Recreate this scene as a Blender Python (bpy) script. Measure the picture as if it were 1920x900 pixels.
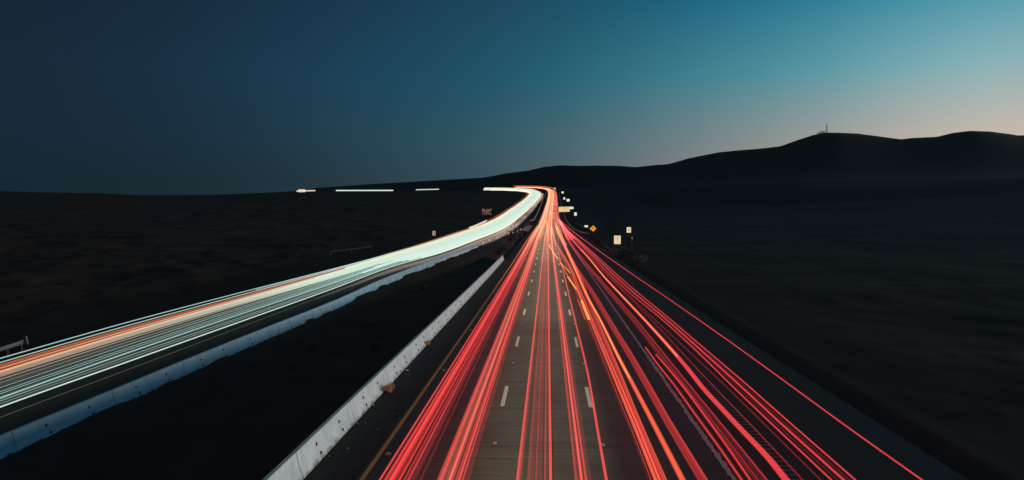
import bpy, math, random
import numpy as np
from mathutils import Vector, Matrix
R = math.radians
random.seed(7); rng = np.random.default_rng(7)
sc = bpy.context.scene
for o in list(bpy.data.objects): bpy.data.objects.remove(o)

# ------------------------------------------------------------------ camera
ZC = 8.0
F = 1400.0                                   # focal length in pixels of a 1920 px wide frame
cam_d = bpy.data.cameras.new('camera'); cam = bpy.data.objects.new('camera', cam_d)
sc.collection.objects.link(cam); sc.camera = cam
cam_d.sensor_width = 36.0; cam_d.lens = 36.0 * F / 1920.0
cam_d.clip_start = 0.1; cam_d.clip_end = 20000
PITCH = math.atan(90.0 / F); YAW = math.atan(67.0 / F)
cam.location = (0, 0, ZC)
cam.rotation_euler = (math.pi/2 - PITCH, 0, YAW)
CM = (Matrix.Rotation(YAW, 3, 'Z') @ Matrix.Rotation(math.pi/2 - PITCH, 3, 'X'))
def ray(px, py):
    return CM @ Vector(((px - 960) / F, (450 - py) / F, -1.0))

# ------------------------------------------------------------------ dusk sky
def lin(c):
    return tuple((v/255/12.92 if v/255 <= .04045 else ((v/255+.055)/1.055)**2.4) for v in c)
SUN_ELEV, SUN_AZ = R(2.4), R(84)             # azimuth measured from +Y towards +X
w = bpy.data.worlds.new('World'); sc.world = w; w.use_nodes = True
nt = w.node_tree; N = nt.nodes; L = nt.links
for n in list(N): N.remove(n)
out = N.new('ShaderNodeOutputWorld'); bg = N.new('ShaderNodeBackground'); L.new(bg.outputs[0], out.inputs[0])
tc = N.new('ShaderNodeTexCoord'); sx = N.new('ShaderNodeSeparateXYZ'); L.new(tc.outputs['Generated'], sx.inputs[0])
def M(op, a, b=None, c=None):
    n = N.new('ShaderNodeMath'); n.operation = op
    for i, v in enumerate((a, b, c)):
        if v is None: continue
        if isinstance(v, (int, float)): n.inputs[i].default_value = v
        else: L.new(v, n.inputs[i])
    return n.outputs[0]
azi = M('DIVIDE', M('ARCTAN2', sx.outputs[0], sx.outputs[1]), 2*math.pi)       # -.5 .. .5, 0 = down the road
azi01 = M('ADD', azi, 0.5)
ele = M('DIVIDE', M('ARCSINE', sx.outputs[2]), math.pi/2)                       # 0 horizon .. 1 zenith
def az_of(px):
    d = ray(px, 200); return math.atan2(d.x, d.y)/(2*math.pi) + .5
def el_of(py, px=960):
    d = ray(px, py).normalized(); return math.asin(d.z)/(math.pi/2)
cols = [0, 480, 960, 1440, 1920]
rows = [(340, [(24,40,50),(31,49,58),(66,86,96),(160,146,138),(204,186,168)]),
        (262, [(24,42,55),(29,54,70),(56,93,104),(134,144,144),(196,184,172)]),
        (150, [(23,42,58),(26,56,76),(35,89,109),(78,142,155),(137,178,184)]),
        (5,   [(20,38,54),(23,48,68),(28,74,96),(32,112,140),(44,146,169)])]
ramps = []
for y, cs in rows + [(-900, [(60,56,56),(62,60,60),(66,64,64),(70,70,72),(74,76,80)])]:
    r = N.new('ShaderNodeValToRGB'); L.new(azi01, r.inputs[0]); cr = r.color_ramp; cr.interpolation = 'CARDINAL' if False else 'LINEAR'
    last = np.array(cs[-1], float); blue = np.array((40,96,134) if y > 100 else (24,70,104), float)
    key = [(0.0, np.array(cs[0])*.9)] + [(az_of(c), np.array(k, float)) for c, k in zip(cols, cs)] + [(0.64, last*.85), (0.685, last*.2+blue*.8), (0.80, blue), (0.93, np.array(cs[1], float)*1.1), (1.0, np.array(cs[1], float))]
    kx = np.array([a for a, _ in key]); kv = np.array([q for _, q in key]); sl = np.zeros_like(kv)
    sl[1:-1] = (kv[2:]-kv[:-2])/(kx[2:]-kx[:-2])[:,None]
    def her(a):
        i = min(len(kx)-2, max(0, int(np.searchsorted(kx, a))-1)); h = kx[i+1]-kx[i]; q = (a-kx[i])/h
        return kv[i]*(2*q**3-3*q*q+1)+sl[i]*h*(q**3-2*q*q+q)+kv[i+1]*(-2*q**3+3*q*q)+sl[i+1]*h*(q**3-q*q)
    pts = [(a, tuple(np.clip(her(a), 2, 250))) for a in list(np.linspace(.36, .62, 21)) + [.0, .15, .28, .65, .68, .72, .76, .80, .87, .93, 1.0]]
    while len(cr.elements) < len(pts): cr.elements.new(0.5)
    for e, (p, k) in zip(cr.elements, sorted(pts)):
        e.position = p; e.color = (*lin(k), 1)
    ramps.append((el_of(y) if y > -900 else 0.75, r.outputs[0]))
cur = ramps[0][1]
for i in range(1, len(ramps)):
    mr = N.new('ShaderNodeMapRange'); mr.interpolation_type = 'LINEAR'
    L.new(ele, mr.inputs[0]); mr.inputs[1].default_value = ramps[i-1][0]; mr.inputs[2].default_value = ramps[i][0]
    mx = N.new('ShaderNodeMix'); mx.data_type = 'RGBA'
    L.new(mr.outputs[0], mx.inputs[0]); L.new(cur, mx.inputs[6]); L.new(ramps[i][1], mx.inputs[7]); cur = mx.outputs[2]
# faint stars
vo = N.new('ShaderNodeTexVoronoi'); vo.inputs['Scale'].default_value = 70; L.new(tc.outputs['Generated'], vo.inputs['Vector'])
star = M('MULTIPLY', M('MULTIPLY', M('LESS_THAN', vo.outputs['Distance'], 0.035), M('GREATER_THAN', ele, 0.05)), 0.022)
sk = N.new('ShaderNodeTexSky'); sk.sky_type = 'NISHITA'; sk.sun_disc = False
sk.sun_elevation = R(-4.0); sk.sun_rotation = SUN_AZ
def VM(op, a, b):
    n = N.new('ShaderNodeVectorMath'); n.operation = op; L.new(a, n.inputs[0])
    if isinstance(b, float): n.inputs['Scale'].default_value = b
    else: L.new(b, n.inputs[1])
    return n.outputs[0]
cur = VM('ADD', cur, VM('SCALE', sk.outputs[0], 0.03))
cb = N.new('ShaderNodeCombineXYZ')
for i in range(3): L.new(star, cb.inputs[i])
cur = VM('ADD', cur, cb.outputs[0])
L.new(cur, bg.inputs[0]); bg.inputs[1].default_value = 1.0

# the last glow of the set sun, low on the right
sd = bpy.data.lights.new('sun', 'SUN'); sd.energy = 1.65; sd.angle = R(10); sd.color = (.93, 1.0, .97)
so = bpy.data.objects.new('sun', sd); sc.collection.objects.link(so)
sdir = Vector((math.sin(SUN_AZ)*math.cos(SUN_ELEV), math.cos(SUN_AZ)*math.cos(SUN_ELEV), math.sin(SUN_ELEV)))
so.rotation_euler = sdir.to_track_quat('Z', 'Y').to_euler(); so.location = (40, 0, 60)
sc.view_settings.view_transform = 'Standard'; sc.view_settings.look = 'None'
sc.view_settings.exposure = 0.0; sc.view_settings.gamma = 1.0
sc.render.engine = 'CYCLES'
cy = sc.cycles
cy.transparent_max_bounces = 96; cy.max_bounces = 3; cy.diffuse_bounces = 2; cy.glossy_bounces = 2
cy.use_denoising = True; cy.use_light_tree = True; cy.sample_clamp_indirect = 2.0
try: cy.caustics_reflective = False; cy.caustics_refractive = False
except Exception: pass

# ------------------------------------------------------------------ helpers
def tag(o, label=None, cat=None, group=None, kind=None):
    if label: o['label'] = label
    if cat: o['category'] = cat
    if group: o['group'] = group
    if kind: o['kind'] = kind
    return o
def link(o, parent=None):
    sc.collection.objects.link(o)
    if parent is not None: o.parent = parent
    return o
def empty(name, loc, rz=0.0):
    o = bpy.data.objects.new(name, None); o.location = loc; o.rotation_euler = (0, 0, rz); o.empty_display_size = .3
    return link(o)
def meshobj(name, v, f, mat, parent=None, smooth=False):
    me = bpy.data.meshes.new(name); me.from_pydata([tuple(map(float, p)) for p in v], [], f); me.update()
    if mat: me.materials.append(mat)
    if smooth: me.polygons.foreach_set('use_smooth', [True]*len(me.polygons))
    o = bpy.data.objects.new(name, me); return link(o, parent)
class MB:
    def __init__(s): s.v = []; s.f = []
    def box(s, c, d, rot=None):
        b = len(s.v); hx, hy, hz = d[0]/2, d[1]/2, d[2]/2
        for z in (-hz, hz):
            for x, y in ((-hx,-hy),(hx,-hy),(hx,hy),(-hx,hy)):
                p = Vector((x, y, z))
                if rot is not None: p = rot @ p
                s.v.append((p.x+c[0], p.y+c[1], p.z+c[2]))
        s.f += [(b,b+3,b+2,b+1),(b+4,b+5,b+6,b+7),(b,b+1,b+5,b+4),(b+1,b+2,b+6,b+5),(b+2,b+3,b+7,b+6),(b+3,b,b+4,b+7)]
        return s
    def bar(s, a, b_, r, n=6):
        a = Vector(a); b_ = Vector(b_); d = (b_-a).normalized()
        u = d.cross(Vector((0,0,1)) if abs(d.z) < .9 else Vector((1,0,0))).normalized(); w_ = d.cross(u)
        k = len(s.v)
        r2 = r if not isinstance(r, tuple) else None
        for q, rr in ((a, r if r2 else r[0]), (b_, r if r2 else r[1])):
            for i in range(n):
                t = 2*math.pi*i/n; p = q + (u*math.cos(t)+w_*math.sin(t))*rr; s.v.append(tuple(p))
        for i in range(n):
            j = (i+1) % n; s.f.append((k+i, k+j, k+n+j, k+n+i))
        s.f.append(tuple(k+i for i in reversed(range(n)))); s.f.append(tuple(k+n+i for i in range(n)))
        return s
    def prism(s, prof, y0, y1):
        k = len(s.v); n = len(prof)
        for y in (y0, y1):
            for x, z in prof: s.v.append((x, y, z))
        for i in range(n):
            j = (i+1) % n; s.f.append((k+i, k+j, k+n+j, k+n+i))
        s.f.append(tuple(k+i for i in reversed(range(n)))); s.f.append(tuple(k+n+i for i in range(n)))
        return s
    def build(s, name, mat, parent=None, smooth=False): return meshobj(name, s.v, s.f, mat, parent, smooth)
def copy_tree(o, parent=None):
    c = o.copy(); sc.collection.objects.link(c); c.parent = parent
    for ch in o.children: copy_tree(ch, c)
    return c

def mat(name, col, rough=.8, noise=0, scale=5.0, metal=0, spec=.3, col2=None, coord='Object', stretch=None, bump=0, emit=None, estr=0):
    m = bpy.data.materials.new(name); m.use_nodes = True; t = m.node_tree; b = t.nodes['Principled BSDF']
    b.inputs['Base Color'].default_value = (*col, 1); b.inputs['Roughness'].default_value = rough
    b.inputs['Metallic'].default_value = metal; b.inputs['Specular IOR Level'].default_value = spec
    if col2 or bump:
        tx = t.nodes.new('ShaderNodeTexCoord'); mp = t.nodes.new('ShaderNodeMapping'); t.links.new(tx.outputs[coord], mp.inputs[0])
        if stretch: mp.inputs['Scale'].default_value = stretch
        nz = t.nodes.new('ShaderNodeTexNoise'); nz.inputs['Scale'].default_value = scale; nz.inputs['Detail'].default_value = 6
        nz.inputs['Roughness'].default_value = .65; t.links.new(mp.outputs[0], nz.inputs[0])
        if col2:
            cr = t.nodes.new('ShaderNodeValToRGB'); cr.color_ramp.elements[0].position = .35; cr.color_ramp.elements[1].position = .68
            cr.color_ramp.elements[0].color = (*col, 1); cr.color_ramp.elements[1].color = (*col2, 1)
            t.links.new(nz.outputs[0], cr.inputs[0]); t.links.new(cr.outputs[0], b.inputs['Base Color'])
        if bump:
            bp = t.nodes.new('ShaderNodeBump'); bp.inputs['Strength'].default_value = bump; bp.inputs['Distance'].default_value = .05
            t.links.new(nz.outputs[0], bp.inputs['Height']); t.links.new(bp.outputs[0], b.inputs['Normal'])
    if emit:
        b.inputs['Emission Color'].default_value = (*emit, 1); b.inputs['Emission Strength'].default_value = estr
    return m

# ------------------------------------------------------------------ vertical profiles of the two roads
PM = np.array([(-80,-5.7),(0,-8.0),(60,-9.72),(110,-11.1),(200,-13.0),(330,-15.0),(420,-15.4),(520,-14.8),(720,-10.3),(960,-1.5),(1100,3.5),(1200,5.7),(1300,7.2),(1450,8.4),(2000,13.0),(4000,22.0)])
PL = np.array([(-80,-10.0),(60,-10.0),(100,-10.05),(180,-11.0),(260,-12.4),(350,-13.5),(470,-13.7),(600,-12.5),(740,-9.2),(930,-2.7),(1150,3.0),(1250,4.9),(1400,7.0),(2000,10.0),(4000,16.0)])
def smooth_prof(P):
    ys = np.arange(-80, 4001, 5.0); z = np.interp(ys, P[:,0], P[:,1])
    for wd in (7,):
        k = np.ones(wd)/wd; zz = np.convolve(np.pad(z, wd//2, mode='edge'), k, 'valid'); z = zz
    return ys, z + ZC
YM, ZM = smooth_prof(PM); YL, ZL = smooth_prof(PL)
zm = lambda y: np.interp(y, YM, ZM)
zl = lambda y: np.interp(y, YL, ZL)
def unproj(px, py, prof, dz=0.0):
    d = ray(px, py); d = d / d.y
    ys = np.concatenate([np.arange(4, 400, 1.0), np.arange(400, 3500, 5.0)])
    g = ZC + d.z*ys - (prof(ys) + dz)
    idx = np.where((g[:-1] > 0) & (g[1:] <= 0))[0]
    if len(idx) == 0: Y = 3500.0
    else:
        i = idx[0]; Y = ys[i] + (ys[i+1]-ys[i])*g[i]/(g[i]-g[i+1])
    return Vector((d.x*Y, Y, ZC + d.z*Y))
def along(px, Yd, z):                         # a point seen in column px at depth Yd
    d = ray(px, 400); return Vector((d.x/d.y*Yd, Yd, z))

# main road centre drift with distance (the far part swings a little right, then turns left)
CX = np.array([(-80,0),(200,0),(330,.8),(520,2.0),(720,4.2),(900,5.8),(1000,5.5),(1080,2.5),(1160,-6),(1230,-18),(1300,-38),(1360,-70),(1410,-115),(1440,-160)])
def cx(y): return np.interp(y, CX[:,0], CX[:,1])
def main_pt(off, y, dz=0.0):
    a = math.atan2(float(cx(y+12)-cx(y-12)), 24.0)
    return Vector((float(cx(y)) + off*math.cos(a), y - off*math.sin(a), float(zm(y)) + dz))
YS_MAIN = list(np.concatenate([np.arange(-60, 200, 6), np.arange(200, 900, 20), np.arange(900, 1441, 15)]))

# left carriageway: matched (outer, inner) pairs of the edges of its bundle of headlight trails
LP = [((-260,746),(-260,860)),((0,672),(0,762)),((240,604),(240,677)),((480,541),(480,592)),((623,504),(623,541)),((715,479.5),(733,500)),
      ((810,453),(822,475)),((880,431),(893,449)),((914,418),(932,434)),((960,391),(977,404)),((984,374),(1001,381)),((992,366),(1012,367)),
      ((990,360.5),(1009,359.5)),((965,357.4),(978,354.4)),((907,356),(909,353.2))]
LO = [unproj(*a, zl, .65) for a, b in LP]; LI = [unproj(*b, zl, .65) for a, b in LP]
def catmull(P, n=8):
    P = [Vector(p) for p in P]; Q = [P[0]*2-P[1]] + P + [P[-1]*2-P[-2]]; out = []
    for i in range(1, len(Q)-2):
        p0, p1, p2, p3 = Q[i-1], Q[i], Q[i+1], Q[i+2]
        # centripetal style guard: chord-length tangents
        l0 = max((p1-p0).length,1e-3)**.5; l1 = max((p2-p1).length,1e-3)**.5; l2 = max((p3-p2).length,1e-3)**.5
        m1 = ((p1-p0)/l0 - (p2-p0)/(l0+l1) + (p2-p1)/l1)*l1
        m2 = ((p2-p1)/l1 - (p3-p1)/(l1+l2) + (p3-p2)/l2)*l1
        for k in range(n):
            t = k/n; t2 = t*t; t3 = t2*t
            out.append(p1*(2*t3-3*t2+1) + m1*(t3-2*t2+t) + p2*(-2*t3+3*t2) + m2*(t3-t2))
    out.append(P[-1]); return out
CO = catmull(LO, 8); CI = catmull(LI, 8)
def left_pt(i, t, dz=0.0):                    # t 0 = outer edge, 1 = inner edge of the bundle
    a, b = CO[i], CI[i]; p = a.lerp(b, t); return Vector((p.x, p.y, float(zl(p.y)) + dz))
NL = len(CO)

# ------------------------------------------------------------------ ground
main_c = np.array([tuple(main_pt(2.6, y)) for y in YS_MAIN]); main_h = np.full(len(main_c), 10.2)
left_c = np.array([tuple(left_pt(i, .5)) for i in range(NL)])
left_h = np.array([(CO[i].xy-CI[i].xy).length*.5 for i in range(NL)])
# perpendicular half widths
for i in range(NL):
    a = left_c[max(0, i-1)][:2]; b = left_c[min(NL-1, i+1)][:2]; t = (b-a)/max(np.linalg.norm(b-a), 1e-6)
    dd = np.array((CO[i].x-CI[i].x, CO[i].y-CI[i].y)); left_h[i] = abs(t[0]*dd[1]-t[1]*dd[0])*.5
left_h = np.clip(left_h, 3.5, 7) + 3.2
def seg_dist(px, py, C, Hh):
    best = np.full(px.shape, 1e9); bz = np.zeros(px.shape); bh = np.zeros(px.shape)
    for i in range(len(C)-1):
        ax, ay, az = C[i]; bx, by, bz_ = C[i+1]; dx, dy = bx-ax, by-ay; l2 = dx*dx+dy*dy+1e-9
        t = np.clip(((px-ax)*dx+(py-ay)*dy)/l2, 0, 1); d = np.hypot(px-ax-t*dx, py-ay-t*dy)
        m = d < best; best = np.where(m, d, best); bz = np.where(m, az+(bz_-az)*t, bz); bh = np.where(m, Hh[i], bh)
    return best, bz, bh
SKY = np.array([(-2600,372),(-900,366),(0,358),(70,360.5),(200,362.5),(250,366),(400,365.5),(470,362.5),(560,359.5),(592,352.5),(700,345),(830,337.5),(910,333),(950,325),(990,320),(1020,313),(1050,310),(1085,311),(1120,310.5),(1160,311),
                (1190,314),(1225,310),(1252,308.5),(1290,297),(1345,286),(1380,282.5),(1420,279.5),(1460,275.5),(1490,264),(1520,254),(1540,249.5),(1570,249.5),(1605,251.5),(1640,256),(1685,262.5),(1705,259.5),(1752,257.5),(1780,250),
                (1815,246),(1850,247.5),(1885,252),(1905,255.5),(1925,253),(2050,262),(2400,300),(3200,335),(5000,348)])
BT = np.array([(-2600,368),(400,368),(560,361),(620,359.5),(900,357.8),(960,357),(1060,356),(1150,352),(1920,330),(3000,340),(5000,350)])
SKYD = np.array([(-3000,3200),(900,3000),(1060,2700),(1250,1900),(1500,1500),(5000,1400)])
cosY, sinY = math.cos(YAW), math.sin(YAW)
def vnoise(x, y, s, seed):
    r = np.random.default_rng(seed); T = r.random((256, 256)); u = x/s; v = y/s
    i = np.floor(u).astype(int); j = np.floor(v).astype(int); fu = u-i; fv = v-j; fu = fu*fu*(3-2*fu); fv = fv*fv*(3-2*fv)
    g = lambda a, b: T[a % 256, b % 256]
    return (g(i,j)*(1-fu)+g(i+1,j)*fu)*(1-fv)+(g(i,j+1)*(1-fu)+g(i+1,j+1)*fu)*fv - .5
SKX = np.arange(-2600., 5001., 10.); SKS = np.convolve(np.pad(np.interp(SKX, SKY[:,0], SKY[:,1]), 12, mode='edge'), np.hanning(25)/np.hanning(25).sum(), 'valid')
def ground_z(x, y):
    d1, z1, h1 = seg_dist(x, y, main_c, main_h); d2, z2, h2 = seg_dist(x, y, left_c, left_h)
    e1 = np.maximum(d1-h1, 0); e2 = np.maximum(d2-h2, 0)
    w1 = 1/(e1+.5)**2; w2 = 1/(e2+.5)**2
    zb = (w1*z1+w2*z2)/(w1+w2)
    n = (vnoise(x, y, 9, 1)*.9 + vnoise(x, y, 2.3, 2)*.28 + vnoise(x, y, .9, 3)*.14)*np.where(x > 14, .4, 1.0)
    e = np.minimum(e1, e2); far = np.clip(e/9, 0, 1)
    # the strip between the roads is a shallow ditch, outside the land rolls
    between = (x > np.interp(y, left_c[:,0*0+1][:60], left_c[:60,0])) & (x < main_c[0,0]) & (y < 330)
    zb = zb + n*far*1.0 - np.where(between, far*.35, 0) + np.where(between, 0, vnoise(x, y, 60, 5)*1.2*np.clip(e/60, 0, 1))
    xc = (x*cosY + y*sinY); yc = np.maximum((-x*sinY + y*cosY), 1.0)
    px = np.clip(960 + F*xc/yc, -2600, 5000); rr = np.hypot(x, y)
    sk_ = np.interp(px, SKY[:,0], SKY[:,1]); bt = np.interp(px, BT[:,0], BT[:,1]); D = np.interp(px, SKYD[:,0], SKYD[:,1])
    def zel(pyv, dist): return ZC + (360-pyv)/F*dist*yc/np.maximum(rr, 1)
    zt = zel(bt, rr)
    k = np.clip((rr-420)/(1150-420), 0, 1)**1.2
    lowx = np.clip((rr-120)/500, 0, 1)
    k = np.where(px > 1150, np.maximum(k, np.clip((e1-2)/300, 0, 1)), k)
    zf = zb*(1-k) + zt*k
    fs = np.interp(px, [900, 1250], [.64, .38]); t = np.clip((rr-fs*D)/((1-fs)*D), 0, 1); ts = t*t*(3-2*t)
    soft = np.interp(px, SKX, SKS); up = np.clip((t-.80)/.20, 0, 1)
    gul = (vnoise(px, rr*.12, 40, 31)*1.6 + vnoise(px, rr*.3, 14, 32)*.5)*np.sin(np.pi*np.clip(t, 0, 1))
    pe = bt + (soft*(1-up)+sk_*up-bt)*ts + gul*ts; zh = zel(pe, rr)
    fk = np.interp(px, [900, 1250], [.40, .28]); kk = np.clip((rr-fk*D)/(.15*D), 0, 1)
    zf = zf*(1-kk) + zh*kk
    back = np.clip((rr-D)/(.8*D), 0, 1); zf = np.where(rr > D, zel(sk_, D) - back**1.5*90, zf)
    # keep the land under the roads
    nr = np.clip((e-1.0)/(18+rr*.04), 0, 1); nr = nr*nr*(3-2*nr)
    road = np.where(d1-h1 < d2-h2, z1, z2)
    zr = (w1*z1+w2*z2)/(w1+w2) + n*np.clip(e/9, 0, 1)
    zf = np.where(rr > 330, zr*(1-nr)+zf*nr, zf)
    cut = np.clip(1-e/1.2, 0, 1)*(.16+rr*.0016)
    zf = zf - cut
    zf = np.where(y < -5, np.minimum(zf, zf), zf)
    return zf
vv = []
ys = [-60.0]; 
while ys[-1] < 7000: ys.append(ys[-1] + max(.42, abs(ys[-1])*.0145) if ys[-1] > 12 else ys[-1] + 3.0)
ys = np.array(ys); U = np.sinh(np.linspace(-2.2, 2.2, 520))/np.sinh(2.2)
YY = ys[:,None]; SCL = 60 + np.maximum(YY, 0)*1.35
XX = U[None,:]*SCL; YY = np.broadcast_to(YY, XX.shape)
ZZ = ground_z(XX.ravel(), YY.ravel()).reshape(XX.shape)
nr_, nc_ = XX.shape
v = np.stack([XX, YY, ZZ], -1).reshape(-1, 3)
idx = (np.arange(nr_-1)[:,None]*nc_ + np.arange(nc_-1)[None,:]).ravel()
f = np.stack([idx, idx+1, idx+nc_+1, idx+nc_], -1)
me = bpy.data.meshes.new('ground'); me.vertices.add(len(v)); me.vertices.foreach_set('co', v.ravel())
me.loops.add(f.size); me.loops.foreach_set('vertex_index', f.ravel()); me.polygons.add(len(f))
me.polygons.foreach_set('loop_start', np.arange(0, f.size, 4)); me.polygons.foreach_set('loop_total', np.full(len(f), 4)); me.update(); me.validate()
me.polygons.foreach_set('use_smooth', [True]*len(me.polygons))
gm = mat('dry_grass_earth', (.066,.040,.029), .95, scale=.35, col2=(.092,.054,.039), bump=.3, spec=.1)
me.materials.append(gm); g = link(bpy.data.objects.new('ground', me)); tag(g, kind='structure')
def gz(x, y): return float(ground_z(np.array([x], float), np.array([y], float))[0])

# ------------------------------------------------------------------ road surfaces
asphalt = mat('asphalt', (.024,.024,.023), .9, scale=3.0, col2=(.037,.035,.032), stretch=(1,.15,1), bump=.15)
def strip(name, lpts, rpts, m, kind='structure', dz=0.0):
    v = []; f = []
    for a, b in zip(lpts, rpts): v.append((a.x, a.y, a.z+dz)); v.append((b.x, b.y, b.z+dz))
    for i in range(len(lpts)-1): f.append((2*i, 2*i+1, 2*i+3, 2*i+2))
    o = meshobj(name, v, f, m)
    if kind: tag(o, kind=kind)
    return o
def wide(y): return float(np.interp(y, [-60, 40, 110, 200, 330, 450, 560, 700], [13.2, 12.6, 12.2, 11.6, 9.6, 8.2, 7.4, 7.0]))
strip('road', [main_pt(-7.25, y) for y in YS_MAIN], [main_pt(wide(y), y) for y in YS_MAIN], asphalt)
lr_o = [left_pt(i, -.42, 0) for i in range(NL)]; lr_i = [left_pt(i, 1.42, 0) for i in range(NL)]
strip('road', lr_o, lr_i, asphalt)

# concrete lanes of the near carriageway: slabs with joints, tining, and the headlight-lit middle lanes painted lighter
cm = bpy.data.materials.new('lane_concrete'); cm.use_nodes = True; t = cm.node_tree; b = t.nodes['Principled BSDF']
gN = t.nodes.new('ShaderNodeNewGeometry'); sp = t.nodes.new('ShaderNodeSeparateXYZ'); t.links.new(gN.outputs['Position'], sp.inputs[0])
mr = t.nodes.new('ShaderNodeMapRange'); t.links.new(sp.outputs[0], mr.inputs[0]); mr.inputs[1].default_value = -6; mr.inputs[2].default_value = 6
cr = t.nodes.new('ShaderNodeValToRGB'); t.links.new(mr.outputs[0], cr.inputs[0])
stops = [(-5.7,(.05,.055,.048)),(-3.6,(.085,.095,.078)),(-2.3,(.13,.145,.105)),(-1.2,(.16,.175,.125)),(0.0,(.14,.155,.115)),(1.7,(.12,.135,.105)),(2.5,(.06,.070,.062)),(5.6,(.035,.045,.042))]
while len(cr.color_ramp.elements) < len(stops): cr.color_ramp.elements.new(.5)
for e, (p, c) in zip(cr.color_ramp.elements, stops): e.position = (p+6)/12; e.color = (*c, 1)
def nz(scale, sc3, detail=5):
    mp = t.nodes.new('ShaderNodeMapping'); mp.inputs['Scale'].default_value = sc3; t.links.new(gN.outputs['Position'], mp.inputs[0])
    n = t.nodes.new('ShaderNodeTexNoise'); n.inputs['Scale'].default_value = scale; n.inputs['Detail'].default_value = detail; n.inputs['Roughness'].default_value = .7
    t.links.new(mp.outputs[0], n.inputs[0]); return n.outputs[0]
def TM(op, a, b=None):
    n = t.nodes.new('ShaderNodeMath'); n.operation = op
    for i, q in enumerate((a, b)):
        if q is None: continue
        if isinstance(q, (int, float)): n.inputs[i].default_value = q
        else: t.links.new(q, n.inputs[i])
    return n.outputs[0]
cross = nz(1.0, (.16, 3.2, 1)); blot = nz(.5, (1, .35, 1)); fine = nz(14, (1, 1, 1), 3)
k = TM('ADD', TM('ADD', TM('MULTIPLY', cross, 1.5), TM('MULTIPLY', blot, .9)), TM('ADD', TM('MULTIPLY', fine, .4), -.42))
jt = TM('ABSOLUTE', TM('SUBTRACT', TM('FRACT', TM('DIVIDE', sp.outputs[1], 4.63)), .5)); jt = TM('LESS_THAN', jt, .006)
sm = TM('LESS_THAN', TM('ABSOLUTE', TM('SUBTRACT', sp.outputs[0], .18)), .022)
k = TM('MULTIPLY', k, TM('SUBTRACT', 1, TM('MULTIPLY', TM('MAXIMUM', jt, sm), .62)))
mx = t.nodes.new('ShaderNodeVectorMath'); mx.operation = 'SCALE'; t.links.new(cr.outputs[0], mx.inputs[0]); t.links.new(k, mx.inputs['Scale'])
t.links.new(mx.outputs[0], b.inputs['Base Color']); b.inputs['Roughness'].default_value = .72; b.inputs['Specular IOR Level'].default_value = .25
bp = t.nodes.new('ShaderNodeBump'); bp.inputs['Strength'].default_value = .25; bp.inputs['Distance'].default_value = .02
t.links.new(cross, bp.inputs['Height']); t.links.new(bp.outputs[0], b.inputs['Normal'])
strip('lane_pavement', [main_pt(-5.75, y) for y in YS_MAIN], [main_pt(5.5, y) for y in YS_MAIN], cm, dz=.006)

# painted markings
white_p = mat('white_road_paint', (.78,.86,.70), .6, scale=9, col2=(.86,.94,.78))
grey_p = mat('worn_white_paint', (.22,.34,.31), .7, scale=5, col2=(.34,.48,.44))
yell_p = mat('yellow_road_paint', (.58,.33,.06), .65, scale=6, col2=(.72,.43,.09))
def ribbon(off, wd, y0, y1, step, m, name, dz=.012, jag=0.0):
    yy = np.arange(y0, y1+.01, step)
    l = [main_pt(off-wd/2-random.random()*jag, y) for y in yy]; r = [main_pt(off+wd/2+random.random()*jag, y) for y in yy]
    return strip(name, l, r, m, dz=dz)
ribbon(-5.55, .15, 4, 430, 5, yell_p, 'yellow_edge_line')
ribbon(5.62, .10, 4, 60, .22, grey_p, 'white_edge_line', jag=.07)
ribbon(5.62, .14, 60, 430, 5, grey_p, 'white_edge_line', jag=.03)
mb = MB()
for off in (-1.86, 1.80):
    for kk in range(40):
        y = 32.2 + 13.9*kk; c = [main_pt(off-.085, y-1.8, .013), main_pt(off+.085, y-1.8, .013), main_pt(off+.085, y+1.8, .013), main_pt(off-.085, y+1.8, .013)]
        b0 = len(mb.v); mb.v += [tuple(p) for p in c]; mb.f.append((b0, b0+1, b0+2, b0+3))
tag(mb.build('lane_dashes', white_p), kind='structure')
mb = MB()                                        # rumble grooves ground into the right shoulder
for kk in range(130):
    y = 13 + .42*kk; c = [main_pt(7.15, y, .011), main_pt(7.75, y, .011), main_pt(7.75, y+.11, .011), main_pt(7.15, y+.11, .011)]
    b0 = len(mb.v); mb.v += [tuple(p) for p in c]; mb.f.append((b0, b0+1, b0+2, b0+3))
tag(mb.build('rumble_strip', mat('rumble_groove', (.10,.105,.11), .6)), kind='structure')
# crossover slab between the carriageways, warm trail light put into its colour
dirt = mat('crossover_gravel', (.62,.46,.38), .9, scale=.6, col2=(.80,.62,.52), bump=.3)  # warm trail light put into the colour
a0 = unproj(962, 429, zl); a1 = unproj(958, 417.5, zl); b0_ = main_pt(-7.3, 262); b1_ = main_pt(-7.3, 330)
cv = []; cf = []
for i in range(9):
    s = i/8; p = a0.lerp(b0_, s); q = a1.lerp(b1_, s); cv += [(p.x, p.y, p.z+.1), (q.x, q.y, q.z+.1)]
for i in range(8): cf.append((2*i, 2*i+2, 2*i+3, 2*i+1))
tag(meshobj('gravel_path', cv, cf, dirt), kind='structure')

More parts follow.
